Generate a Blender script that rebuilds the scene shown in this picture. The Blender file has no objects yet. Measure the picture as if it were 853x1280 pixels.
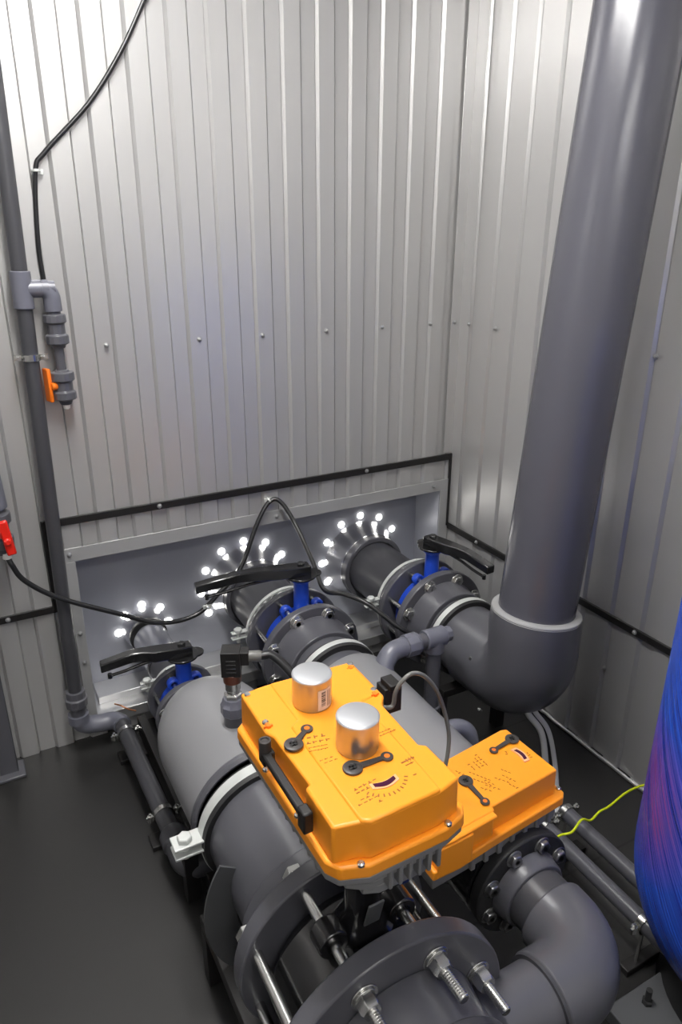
import bpy, bmesh, math, random
from mathutils import Vector, Matrix
random.seed(7)
S = bpy.context.scene
C = S.collection
PI = math.pi

# ------------------------------------------------------------------ materials
def mat(name, col, rough=.45, metal=0., bump=0., bscale=60., spec=.5, coat=0., vary=0., vscale=8.):
    m = bpy.data.materials.new(name); m.use_nodes = True
    nt = m.node_tree; b = nt.nodes['Principled BSDF']
    b.inputs['Base Color'].default_value = (*col, 1)
    b.inputs['Roughness'].default_value = rough
    b.inputs['Metallic'].default_value = metal
    b.inputs['Specular IOR Level'].default_value = spec
    if coat: b.inputs['Coat Weight'].default_value = coat; b.inputs['Coat Roughness'].default_value = .15
    tc = nt.nodes.new('ShaderNodeTexCoord')
    if bump:
        n = nt.nodes.new('ShaderNodeTexNoise'); n.inputs['Scale'].default_value = bscale; n.inputs['Detail'].default_value = 4
        bp = nt.nodes.new('ShaderNodeBump'); bp.inputs['Strength'].default_value = bump; bp.inputs['Distance'].default_value = .002
        nt.links.new(tc.outputs['Object'], n.inputs['Vector']); nt.links.new(n.outputs['Fac'], bp.inputs['Height'])
        nt.links.new(bp.outputs['Normal'], b.inputs['Normal'])
    if vary:
        n = nt.nodes.new('ShaderNodeTexNoise'); n.inputs['Scale'].default_value = vscale; n.inputs['Detail'].default_value = 5
        mr = nt.nodes.new('ShaderNodeMapRange'); mr.inputs['To Min'].default_value = rough - vary; mr.inputs['To Max'].default_value = rough + vary
        nt.links.new(tc.outputs['Object'], n.inputs['Vector']); nt.links.new(n.outputs['Fac'], mr.inputs['Value'])
        nt.links.new(mr.outputs['Result'], b.inputs['Roughness'])
    return m

M = dict(
    pvc=mat('grey_pvc', (.09, .09, .103), .29, vary=.02, vscale=14),
    pvc_light=mat('light_grey_pvc', (.135, .138, .17), .33, vary=.02, vscale=20),
    pvc_dark=mat('dark_grey_pvc', (.055, .055, .062), .34),
    riser=mat('riser_pvc', (.078, .078, .094), .24, vary=.02, vscale=6),
    vessel=mat('vessel_grey', (.23, .23, .24), .4, bump=.05, bscale=40),
    wall=mat('galvanised_paint', (.56, .555, .55), .33, metal=.55, bump=.03, bscale=15, vary=.05, vscale=3),
    niche=mat('niche_paint', (.4, .412, .465), .35, metal=.2, vary=.06),
    frame=mat('frame_paint', (.42, .42, .42), .4, metal=.3),
    sill=mat('galvanised_sill', (.72, .72, .72), .28, metal=.8, bump=.1, bscale=25),
    black=mat('black_strip', (.012, .011, .011), .45),
    gloss_black=mat('gloss_black_lacquer', (.01, .01, .011), .16, coat=.6, bump=.12, bscale=45),
    rubber=mat('black_rubber', (.02, .02, .021), .55, bump=.1, bscale=80),
    cable=mat('cable_sheath', (.014, .014, .015), .3),
    cable_grey=mat('grey_cable', (.14, .14, .13), .4),
    cable_white=mat('white_cable', (.55, .55, .55), .4),
    floor=mat('rubber_floor', (.017, .0165, .016), .42, bump=.06, bscale=120, vary=.12, vscale=2.5),
    steel=mat('zinc_steel', (.66, .66, .64), .27, metal=1., bump=.05, bscale=50),
    dark_steel=mat('dark_steel', (.4, .4, .4), .35, metal=1., bump=.05, bscale=50),
    chrome=mat('polished_steel', (.78, .78, .8), .2, metal=1.),
    zinc=mat('zinc_white', (.66, .68, .66), .4, metal=.25),
    tin=mat('brushed_tin', (.46, .46, .48), .3, metal=.9, vary=.05, vscale=30),
    tin_top=mat('brushed_tin_lid', (.5, .51, .53), .42, metal=.7, vary=.05, vscale=30),
    alu=mat('cast_aluminium', (.3, .3, .3), .5, metal=.55, bump=.15, bscale=120),
    blue=mat('blue_enamel', (.014, .065, .52), .3, coat=.3),
    orange=mat('orange_plastic', (.95, .325, .018), .36, bump=.02, bscale=300),
    print=mat('dark_print', (.28, .09, .012), .5),
    peach=mat('gauge_rim', (.9, .42, .22), .35),
    label=mat('paper_label', (.75, .68, .62), .6),
    ink=mat('label_ink', (.03, .02, .02), .6),
    screw=mat('screw_zinc', (.42, .42, .42), .35, metal=.6),
    white=mat('white_plastic', (.8, .78, .74), .4),
    red=mat('red_plastic', (.75, .02, .01), .3),
    lever=mat('orange_lever', (.9, .19, .01), .35),
    yellow=mat('yellow_green_wire', (.62, .72, .01), .35),
    copper=mat('copper_wire', (.7, .3, .14), .3, metal=.8),
    window=mat('dark_window', (.05, .008, .03), .15),
    plate=mat('grey_plate', (.11, .113, .118), .35, metal=.2),
    brown=mat('brown_band', (.11, .035, .02), .3),
    rust=mat('rusty_crumb', (.3, .13, .05), .8),
    ceiling=mat('ceiling_paint', (.5, .5, .5), .6),
)
def emit(name, col, s):
    m = bpy.data.materials.new(name); m.use_nodes = True
    b = m.node_tree.nodes['Principled BSDF']
    b.inputs['Base Color'].default_value = (*col, 1); b.inputs['Emission Color'].default_value = (*col, 1); b.inputs['Emission Strength'].default_value = s
    return m
def floor_joints():
    m = M['floor']; nt = m.node_tree; b = nt.nodes['Principled BSDF']; tc = nt.nodes.new('ShaderNodeTexCoord')
    mp = nt.nodes.new('ShaderNodeMapping'); mp.inputs['Location'].default_value = (.19, .07, 0)
    br = nt.nodes.new('ShaderNodeTexBrick'); br.inputs['Scale'].default_value = 1; br.inputs['Brick Width'].default_value = .62; br.inputs['Row Height'].default_value = .62; br.inputs['Mortar Size'].default_value = .004; br.inputs['Mortar Smooth'].default_value = .3; br.offset = 0
    br.inputs['Color1'].default_value = (.019, .0185, .018, 1); br.inputs['Color2'].default_value = (.0165, .016, .0155, 1); br.inputs['Mortar'].default_value = (.004, .004, .004, 1)
    nt.links.new(tc.outputs['Object'], mp.inputs[0]); nt.links.new(mp.outputs[0], br.inputs['Vector']); sp = nt.nodes.new('ShaderNodeSeparateXYZ'); nt.links.new(tc.outputs['Object'], sp.inputs[0])
    gt = nt.nodes.new('ShaderNodeMath'); gt.operation = 'GREATER_THAN'; gt.inputs[1].default_value = .65; nt.links.new(sp.outputs['X'], gt.inputs[0])
    mx = nt.nodes.new('ShaderNodeMix'); mx.data_type = 'RGBA'; mx.inputs[6].default_value = (.018, .0175, .017, 1); nt.links.new(gt.outputs[0], mx.inputs[0]); nt.links.new(br.outputs['Color'], mx.inputs[7]); nt.links.new(mx.outputs[2], b.inputs['Base Color'])
floor_joints()
M['led'] = emit('led_white', (1., .97, .9), 14)
M['led_warm'] = emit('led_warm', (1., .9, .6), 14)

def film_material():
    m = bpy.data.materials.new('stretch_film'); m.use_nodes = True
    nt = m.node_tree; b = nt.nodes['Principled BSDF']; L = nt.links
    tc = nt.nodes.new('ShaderNodeTexCoord'); mp = nt.nodes.new('ShaderNodeMapping')
    mp.inputs['Rotation'].default_value = (0, 0, 0)
    # cylinder coordinates: angle round the tank and height
    sp = nt.nodes.new('ShaderNodeSeparateXYZ'); L.new(tc.outputs['Object'], sp.inputs[0])
    at = nt.nodes.new('ShaderNodeMath'); at.operation = 'ARCTAN2'; L.new(sp.outputs['Y'], at.inputs[0]); L.new(sp.outputs['X'], at.inputs[1])
    k = nt.nodes.new('ShaderNodeMath'); k.operation = 'MULTIPLY'; k.inputs[1].default_value = .35; L.new(at.outputs[0], k.inputs[0])
    def strand(slope, scale, along):
        s1 = nt.nodes.new('ShaderNodeMath'); s1.operation = 'MULTIPLY_ADD'; s1.inputs[1].default_value = slope; L.new(sp.outputs['Z'], s1.inputs[0]); L.new(k.outputs[0], s1.inputs[2])
        cb = nt.nodes.new('ShaderNodeCombineXYZ')
        a1 = nt.nodes.new('ShaderNodeMath'); a1.operation = 'MULTIPLY'; a1.inputs[1].default_value = scale; L.new(s1.outputs[0], a1.inputs[0])
        a2 = nt.nodes.new('ShaderNodeMath'); a2.operation = 'MULTIPLY'; a2.inputs[1].default_value = along; L.new(sp.outputs['Z'], a2.inputs[0])
        L.new(a1.outputs[0], cb.inputs[0]); L.new(a2.outputs[0], cb.inputs[1])
        n = nt.nodes.new('ShaderNodeTexNoise'); n.inputs['Scale'].default_value = 1.; n.inputs['Detail'].default_value = 5; n.inputs['Roughness'].default_value = .65
        L.new(cb.outputs[0], n.inputs['Vector']); return n
    n1 = strand(.95, 80., 2.); n2 = strand(1.25, 210., 8.)
    add = nt.nodes.new('ShaderNodeMath'); add.operation = 'ADD'; L.new(n1.outputs['Fac'], add.inputs[0]); L.new(n2.outputs['Fac'], add.inputs[1])
    bp = nt.nodes.new('ShaderNodeBump'); bp.inputs['Strength'].default_value = 1.; bp.inputs['Distance'].default_value = .005
    L.new(add.outputs[0], bp.inputs['Height']); L.new(bp.outputs['Normal'], b.inputs['Normal'])
    # reddish print showing through the blue film in a patch
    d = nt.nodes.new('ShaderNodeVectorMath'); d.operation = 'DISTANCE'; d.inputs[1].default_value = FILM_PATCH; L.new(tc.outputs['Object'], d.inputs[0])
    mr = nt.nodes.new('ShaderNodeMapRange'); mr.inputs['From Min'].default_value = .21; mr.inputs['From Max'].default_value = .08; L.new(d.outputs['Value'], mr.inputs['Value'])
    r2 = nt.nodes.new('ShaderNodeMapRange'); r2.inputs['From Min'].default_value = .42; r2.inputs['From Max'].default_value = .62; L.new(n1.outputs['Fac'], r2.inputs['Value'])
    mu = nt.nodes.new('ShaderNodeMath'); mu.operation = 'MULTIPLY'; L.new(mr.outputs[0], mu.inputs[0]); L.new(r2.outputs[0], mu.inputs[1])
    rp = nt.nodes.new('ShaderNodeValToRGB'); e = rp.color_ramp.elements
    e[0].position = .38; e[0].color = (.004, .022, .36, 1); e[1].position = .68; e[1].color = (.03, .17, 1., 1)
    L.new(n1.outputs['Fac'], rp.inputs['Fac'])
    mx = nt.nodes.new('ShaderNodeMix'); mx.data_type = 'RGBA'; L.new(mu.outputs[0], mx.inputs[0]); L.new(rp.outputs[0], mx.inputs[6]); mx.inputs[7].default_value = (.36, .05, .3, 1)
    L.new(mx.outputs[2], b.inputs['Base Color']); b.inputs['Roughness'].default_value = .24
    b.inputs['Coat Weight'].default_value = .35; b.inputs['Coat Roughness'].default_value = .1
    L.new(bp.outputs['Normal'], b.inputs['Coat Normal'])
    return m
FILM_PATCH = (-.27, .23, .62)
M['film'] = film_material()

# ------------------------------------------------------------------ helpers
def wloc(o):
    v = Vector((0, 0, 0))
    while o: v = v + o.location; o = o.parent
    return v
def tag(o, label, cat, group=None):
    o['label'] = label; o['category'] = cat
    if group: o['group'] = group
    return o
def thing(name, label, cat, loc=(0, 0, 0), group=None):
    o = bpy.data.objects.new(name, None); C.objects.link(o); o.location = loc; o.empty_display_size = .05
    return tag(o, label, cat, group)
def obj(name, bm, m, parent=None, bevel=0., smooth=35, segs=2, loc=None):
    """world-space bmesh -> ONE mesh object; its origin goes to its thing or to its own base"""
    bmesh.ops.recalc_face_normals(bm, faces=bm.faces[:])
    me = bpy.data.meshes.new(name)
    if parent is not None: off = wloc(parent)
    elif loc is not None: off = Vector(loc)
    else:
        lo = [min(v.co[i] for v in bm.verts) for i in range(3)]; hi = [max(v.co[i] for v in bm.verts) for i in range(3)]
        off = Vector(((lo[0] + hi[0]) / 2, (lo[1] + hi[1]) / 2, lo[2]))
    for v in bm.verts: v.co -= off
    for f in bm.faces: f.smooth = True
    bm.to_mesh(me); bm.free()
    me.set_sharp_from_angle(angle=math.radians(smooth))
    ms = m if isinstance(m, (list, tuple)) else [m]
    for x in ms: me.materials.append(M[x])
    o = bpy.data.objects.new(name, me); C.objects.link(o)
    if parent is not None: o.parent = parent
    else: o.location = off
    if bevel:
        b = o.modifiers.new('bevel', 'BEVEL'); b.width = bevel; b.segments = segs; b.limit_method = 'ANGLE'; b.angle_limit = math.radians(35)
        b.harden_normals = False
    return o
def struct(name, bm, m, **k):
    o = obj(name, bm, m, **k); o['kind'] = 'structure'; return o
def BM(): return bmesh.new()
def basis(d):
    d = Vector(d).normalized()
    a = Vector((0, 0, 1)) if abs(d.z) < .9 else Vector((1, 0, 0))
    u = d.cross(a).normalized(); v = d.cross(u).normalized()
    return d, u, v
def lathe(bm, prof, org, axis=(0, 1, 0), seg=56, closed=False, a0=0., a1=None, mi=0):
    """prof = [(t along axis, radius)]"""
    d, u, v = basis(axis); org = Vector(org); rings = []
    full = a1 is None
    n = seg if full else seg + 1
    for t, r in prof:
        if r <= 1e-6: rings.append([bm.verts.new(org + d * t)])
        else:
            ring = []
            for i in range(n):
                a = (2 * PI * i / seg) if full else a0 + (a1 - a0) * i / seg
                ring.append(bm.verts.new(org + d * t + u * (r * math.cos(a)) + v * (r * math.sin(a))))
            rings.append(ring)
    pairs = list(zip(rings[:-1], rings[1:]))
    if closed: pairs.append((rings[-1], rings[0]))
    for A, B in pairs:
        m_ = max(len(A), len(B)); cnt = m_ if full else m_ - 1
        for i in range(cnt):
            j = (i + 1) % m_
            if len(A) == 1 and len(B) == 1: continue
            if len(A) == 1: f = bm.faces.new((A[0], B[i], B[j]))
            elif len(B) == 1: f = bm.faces.new((A[i], A[j], B[0]))
            else: f = bm.faces.new((A[i], A[j], B[j], B[i]))
            f.material_index = mi
    if not full and closed:
        for k in (0, -1):
            bm.faces.new([r[k] for r in rings])
    return bm
def yl(bm, prof, X, Z, **k):
    """lathe round a horizontal axis parallel to the y direction; prof = [(Y, r)]"""
    return lathe(bm, prof, (X, 0, Z), (0, 1, 0), **k)
def solid(y0, y1, r): return [(y0, 0), (y0, r), (y1, r), (y1, 0)]
def ring(y0, y1, r0, r1): return [(y0, r0), (y0, r1), (y1, r1), (y1, r0)]
def catmull(P, n=8):
    P = [Vector(p) for p in P]
    if len(P) < 3: return P
    Q = [P[0] * 2 - P[1]] + P + [P[-1] * 2 - P[-2]]; out = []
    for i in range(1, len(Q) - 2):
        for k in range(n):
            t = k / n; a, b, c, d = Q[i - 1], Q[i], Q[i + 1], Q[i + 2]
            out.append(.5 * ((2 * b) + (c - a) * t + (2 * a - 5 * b + 4 * c - d) * t * t + (3 * b - a - 3 * c + d) * t ** 3))
    return out + [P[-1]]
def sweep(bm, pts, rad, seg=16, cap=True, mi=0):
    pts = [Vector(p) for p in pts]; n = len(pts)
    rad = rad if isinstance(rad, (list, tuple)) else [rad] * n
    T = []
    for i in range(n):
        d = (pts[min(i + 1, n - 1)] - pts[max(i - 1, 0)]); T.append(d.normalized())
    _, u, _ = basis(T[0]); rings = []
    for i in range(n):
        u = (u - T[i] * u.dot(T[i])).normalized(); v = T[i].cross(u)
        rings.append([bm.verts.new(pts[i] + (u * math.cos(2 * PI * k / seg) + v * math.sin(2 * PI * k / seg)) * rad[i]) for k in range(seg)])
    for A, B in zip(rings[:-1], rings[1:]):
        for i in range(seg):
            j = (i + 1) % seg; bm.faces.new((A[i], A[j], B[j], B[i])).material_index = mi
    if cap: bm.faces.new(rings[0]); bm.faces.new(rings[-1])
    return bm
def arc(c, p0, p1, n=12):
    """quarter arc from p0 to p1 round corner centre c"""
    c, p0, p1 = Vector(c), Vector(p0), Vector(p1); a, b = p0 - c, p1 - c
    return [c + a * math.cos(PI / 2 * i / n) + b * math.sin(PI / 2 * i / n) for i in range(n + 1)]
def box(bm, lo, hi, mi=0, rot=None, piv=None):
    x0, y0, z0 = lo; x1, y1, z1 = hi
    vs = [Vector(p) for p in ((x0, y0, z0), (x1, y0, z0), (x1, y1, z0), (x0, y1, z0), (x0, y0, z1), (x1, y0, z1), (x1, y1, z1), (x0, y1, z1))]
    if rot is not None:
        piv = Vector(piv) if piv is not None else (Vector(lo) + Vector(hi)) / 2
        vs = [piv + rot @ (p - piv) for p in vs]
    v = [bm.verts.new(p) for p in vs]
    for f in ((0, 3, 2, 1), (4, 5, 6, 7), (0, 1, 5, 4), (1, 2, 6, 5), (2, 3, 7, 6), (3, 0, 4, 7)):
        bm.faces.new([v[i] for i in f]).material_index = mi
    return bm
def rz(a): return Matrix.Rotation(a, 3, 'Z')
def prism(bm, poly, z0, z1, inset=0., mi=0):
    """poly = [(x, y)]; top can be pulled in towards the centre by inset metres"""
    cx = sum(p[0] for p in poly) / len(poly); cy = sum(p[1] for p in poly) / len(poly)
    A = [bm.verts.new((x, y, z0)) for x, y in poly]; B = []
    for x, y in poly:
        d = Vector((cx - x, cy - y)); d = d.normalized() * inset if d.length else d
        B.append(bm.verts.new((x + d.x, y + d.y, z1)))
    n = len(poly)
    for i in range(n):
        j = (i + 1) % n; bm.faces.new((A[i], A[j], B[j], B[i])).material_index = mi
    bm.faces.new(A).material_index = mi; bm.faces.new(B).material_index = mi
    return bm
def hexa(bm, p, axis, r, h, mi=0):
    lathe(bm, [(0, 0), (0, r), (h * .8, r), (h, r * .85), (h, 0)], p, axis, seg=6, mi=mi); return bm
def copies(src, deltas, parent=None):
    """copies of a mesh object moved by each delta; the mesh is shared"""
    out = []
    for d in deltas:
        c = src.copy(); C.objects.link(c); c.parent = parent if parent is not None else src.parent
        c.location = src.location + Vector(d); out.append(c)
    return out
def circle_pts(r, angs): return [(r * math.cos(math.radians(a)), r * math.sin(math.radians(a))) for a in angs]
EIGHT = [22.5 + 45 * i for i in range(8)]

# ------------------------------------------------------------------ the setting
YW, XW, ZC, XL, YF = 2.42, 1.86, 2.95, -1.3, -1.6
NX0, NX1, NZ0, NZ1, NY = .268, 1.80, .085, .73, 2.59     # the niche behind the pipe outlets
bm = BM(); box(bm, (XL, YF, -.1), (XW + .1, NY + .1, 0)); struct('floor', bm, 'floor')
bm = BM(); box(bm, (XL, YF, ZC), (XW, YW, ZC + .1)); struct('ceiling', bm, 'ceiling')

def sheet(period, start, lo, hi, depth=.010, flank=.0078):
    """breakpoints (s, depth) of the trapezoid sheet; a rising flank is centred on start + k*period"""
    pts = []; k = math.floor((lo - start) / period) - 1; s = start + k * period
    while s < hi + period:
        for ds, h in ((-flank / 2 - .003, 0), (-flank / 2 - .0015, -.004), (-flank / 2, 0), (flank / 2, depth), (period / 2 - .002, depth), (period / 2 + .002, 0), (period / 2 + .0035, -.004), (period / 2 + .005, 0)):
            pts.append((s + ds, h))
        s += period
    out = []
    for (a, ha), (b, hb) in zip(pts[:-1], pts[1:]):
        if b <= lo or a >= hi: continue
        f = lambda x: ha + (hb - ha) * (x - a) / (b - a) if b > a else ha
        if not out: out.append((max(a, lo), f(max(a, lo))))
        out.append((min(b, hi), f(min(b, hi))))
    return out
def split(pts, xs):
    out = list(pts)
    for x in xs:
        for i in range(len(out) - 1):
            (a, ha), (b, hb) = out[i], out[i + 1]
            if a < x < b: out.insert(i + 1, (x, ha + (hb - ha) * (x - a) / (b - a))); break
    return out
bm = BM()
P = split(sheet(.1225, .7265, XL, XW), [NX0 - .012, NX1 + .012])
for (a, ha), (b, hb) in zip(P[:-1], P[1:]):
    mid = (a + b) / 2
    spans = [(0, NZ0 - .01), (NZ1 + .012, ZC)] if NX0 - .012 < mid < NX1 + .012 else [(0, ZC)]
    for z0, z1 in spans:
        v = [bm.verts.new((x, YW - h, z)) for x, h, z in ((a, ha, z0), (b, hb, z0), (b, hb, z1), (a, ha, z1))]
        bm.faces.new(v)
bmesh.ops.remove_doubles(bm, verts=bm.verts[:], dist=1e-5)
struct('wall_back', bm, 'wall', smooth=10)
bm = BM()
P = sheet(.125, 2.222, YF, YW)
for (a, ha), (b, hb) in zip(P[:-1], P[1:]):
    v = [bm.verts.new((XW - h, y, z)) for y, h, z in ((a, ha, .008), (b, hb, .008), (b, hb, ZC), (a, ha, ZC))]
    bm.faces.new(v)
bmesh.ops.remove_doubles(bm, verts=bm.verts[:], dist=1e-5)
struct('wall_right', bm, 'wall', smooth=10)
bm = BM(); box(bm, (XL - .1, YF, 0), (XL, YW, ZC)); struct('wall_left', bm, 'wall')
bm = BM(); box(bm, (XL, YF - .1, 0), (XW, YF, ZC)); struct('wall_front', bm, 'wall')
# niche shell: back, top, sides and floor
bm = BM(); t = .012
box(bm, (NX0 - t, NY, NZ0 - t), (NX1 + t, NY + t, NZ1 + t)); box(bm, (NX0 - t, YW - .005, NZ1), (NX1 + t, NY, NZ1 + t))
box(bm, (NX0 - t, YW - .005, NZ0), (NX0, NY, NZ1)); box(bm, (NX1, YW - .005, NZ0), (NX1 + t, NY, NZ1))
struct('wall_niche', bm, 'niche')
bm = BM(); box(bm, (NX0, YW - .02, NZ0 - .03), (NX1, NY, NZ0)); box(bm, (NX0 + .02, YW + .06, NZ0), (NX1 - .02, NY, NZ0 + .03)); box(bm, (NX0, YW - .03, NZ0 - .03), (NX1, YW - .018, NZ0 + .015))
struct('trim_5', bm, 'sill', bevel=.002)
# flat frame round the niche
bm = BM(); fo = .05; y0, y1 = YW - .014, YW - .0095
box(bm, (NX0 - .035, y0, NZ1), (NX1 + .045, y1, NZ1 + fo)); box(bm, (NX0 - .035, y0, 0.01), (NX0, y1, NZ1)); box(bm, (NX1, y0, .01), (NX1 + .045, y1, NZ1))
struct('trim_1', bm, 'frame', bevel=.001)
# black strips
bm = BM(); y0 = YW - .019
box(bm, (.178, y0, .868), (1.858, YW - .0095, .894)); box(bm, (.178, y0, .556), (.2, YW - .0095, .868)); box(bm, (1.838, y0, .56), (1.858, YW - .0095, .868))
box(bm, (XL + .02, y0, .556), (.178, YW - .0095, .58))
struct('trim_2', bm, 'black', bevel=.001)
bm = BM(); box(bm, (XW - .019, YF + .02, .547), (XW - .0095, YW - .02, .572)); struct('trim_3', bm, 'black', bevel=.001)
# folded corner profile
bm = BM(); box(bm, (1.805, YW - .0125, .9), (XW - .01, YW - .0095, ZC - .01)); box(bm, (XW - .0125, YW - .075, .575), (XW - .0095, YW - .0125, ZC - .01)); struct('trim_4', bm, 'wall', bevel=.001)
# uneven pale sealant at the foot of the right wall
bm = BM(); pts = []
y = YF + .1
while y < YW - .02: pts.append((XW - .012 + random.uniform(-.003, .003), y, .006 + random.uniform(0, .003))); y += .045
sweep(bm, pts, .007, seg=8); struct('baseboard_right', bm, 'sill')

# screws in the sheet walls
def screw_bm(p, n):
    bm = BM(); n = Vector(n)
    lathe(bm, [(0, 0), (0, .0085), (.002, .0085), (.003, .006)], p, n, seg=16)
    lathe(bm, [(.003, .006), (.0065, .0055), (.008, .003), (.0085, 0)], p, n, seg=8); return bm
first = obj('wall_screw', screw_bm((.454, YW - .0105, 1.447), (0, -1, 0)), 'screw', loc=(.454, YW - .0105, 1.447))
G = 'screw heads in the sheet metal walls'
ordn = ['leftmost', 'second from the left', 'third from the left', 'fourth from the left', 'fifth from the left', 'sixth from the left', 'nearest the corner']
tag(first, 'round pale screw head in the mid-height row on the back wall, leftmost', 'screw', G)
for n_, x in zip(ordn[1:], (.76, .99, 1.242, 1.483, 1.705, 1.822)):
    c = first.copy(); C.objects.link(c); c.location = (x, YW - (.013 if x > 1.8 else .0105), 1.446)
    tag(c, 'round pale screw head in the mid-height row on the back wall, ' + n_, 'screw', G)
firstr = obj('wall_screw', screw_bm((XW - .013, 2.345, 1.444), (-1, 0, 0)), 'screw', loc=(XW - .013, 2.345, 1.444))
tag(firstr, 'round screw head on the right wall, first beside the room corner', 'screw', G)
for y, z, dx, l in ((2.19, 1.444, .009, 'round screw head on the right wall, just left of the tall grey pipe'), (1.457, 1.445, .009, 'round screw head on the right wall, right of the tall grey pipe'),
                (1.463, .359, .009, 'round screw head low on the right wall under the black strip'), (1.36, .56, .019, 'screw head in the black strip on the right wall, near the blue tank'), (2.19, .56, .019, 'screw head in the black strip on the right wall, near the room corner')):
    c = firstr.copy(); C.objects.link(c); c.location = (XW - dx, y, z); tag(c, l, 'screw', G)
for x, z, dy, l in ((.572, .881, .019, 'screw head in the black strip above the niche, at its left part'), (1.42, .881, .019, 'screw head in the black strip above the niche, at its right part'),
                (.03, .568, .019, 'screw head in the low black strip at the left edge of the view'), (.252, .758, .014, 'screw head in the top left corner of the niche frame'),
                (.25, .33, .014, 'screw head low in the left upright of the niche frame'), (.25, .45, .014, 'screw head halfway up the left upright of the niche frame'), (1.76, .757, .014, 'screw head near the top right corner of the niche frame'), (1.02, .757, .014, 'screw head in the top of the niche frame above the middle outlet')):
    c = first.copy(); C.objects.link(c); c.location = (x, YW - dy, z); tag(c, l, 'screw', G)

# ------------------------------------------------------------------ outlets in the niche
AX_R, AX_M, AX_L, AX_S = (1.5, .40), (.955, .40), (.50, .43), (.51, .31)
def collar(X, Z, R, pr, label):
    t = thing('wall_collar', label, 'pipe collar', (X, NY, Z), 'steel wall collars')
    bm = BM(); yl(bm, [(NY, pr), (NY, R), (NY - .006, R + .002), (NY - .03, R * .95), (NY - .09, R * .84), (NY - .10, R * .84), (NY - .10, pr)], X, Z, seg=72, closed=True)
    obj('collar_dish', bm, 'chrome', t, smooth=25)
    bm = BM(); yl(bm, ring(NY - .135, NY - .095, pr, R * .83), X, Z, seg=64, closed=True); obj('collar_ring', bm, 'pvc', t, bevel=.003)
    return t
collar(*AX_R, .176, .125, 'wide polished steel collar around the right-hand outlet in the niche')
collar(*AX_M, .172, .125, 'wide polished steel collar around the middle outlet, behind the black lever')
def led_ring(X, Z, R, angs, name):
    o = None
    for a in angs:
        p = (X + R * math.cos(math.radians(a)), NY, Z + R * math.sin(math.radians(a)))
        h = int(round((90 - a) / 30.)) % 12 or 12
        hour = ['twelve', 'one', 'two', 'three', 'four', 'five', 'six', 'seven', 'eight', 'nine', 'ten', 'eleven'][h % 12]
        if o is None:
            bm = BM(); lathe(bm, [(0, .0145), (.004, .0135), (.008, .009), (.0095, 0)], p, (0, -1, 0), seg=20); o = obj('led_light', bm, 'led', loc=p); c = o
        else: c = o.copy(); C.objects.link(c); c.location = p
        tag(c, 'small glowing white light at the %s o\'clock position around %s' % (hour, name), 'light', 'lights ringing the wall collars')
led_ring(1.503, .41, .194, [30 * i for i in (1, 2, 3, 4, 5, 6, 7)], 'the right-hand wall collar')
led_ring(.947, .40, .194, [30 * i for i in (1, 2, 3, 4, 5, 6, 7)], 'the middle wall collar')
led_ring(.51, .31, .1, [0, 45, 90, 135, 180], 'the small left wall collar')

def pipe(name, prof, X, Z, m, label, cat='pipe', parent=None, bevel=.002, group=None, seg=64):
    bm = BM(); yl(bm, prof, X, Z, seg=seg); o = obj(name, bm, m, parent, bevel=bevel)
    return tag(o, label, cat, group) if label else o
pipe('outlet_pipe', solid(2.125, NY - .001, .122), *AX_R, 'pvc_dark', 'dark grey pipe stub from the right wall collar to its flange')
pipe('outlet_pipe', solid(2.155, NY - .001, .122), *AX_M, 'pvc_dark', 'dark grey pipe stub from the middle wall collar to its flange')
t = thing('wall_collar', 'small polished steel funnel collar with shiny pipe at the left outlet', 'pipe collar', (.51, NY, .31), 'steel wall collars')
bm = BM(); yl(bm, [(NY, .05), (NY, .088), (NY - .02, .086), (NY - .05, .075), (NY - .06, .07), (NY - .06, .05)], *AX_S, closed=True); obj('collar_dish', bm, 'chrome', t, smooth=25)
bm = BM(); yl(bm, ring(NY - .08, NY - .062, .05, .073), *AX_S, closed=True); obj('collar_ring', bm, 'rubber', t, bevel=.003)
bm = BM(); yl(bm, [(2.27, 0), (2.27, .062)] + [(2.28 + i * .02, .064 if i % 2 else .0665) for i in range(11)] + [(2.5, 0)], *AX_S); obj('outlet_tube', bm, 'chrome', t, smooth=25)
pipe('outlet_pipe', solid(2.11, 2.268, .06), *AX_S, 'pvc_dark', 'short dark grey pipe between the shiny left outlet and its small flange')

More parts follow.
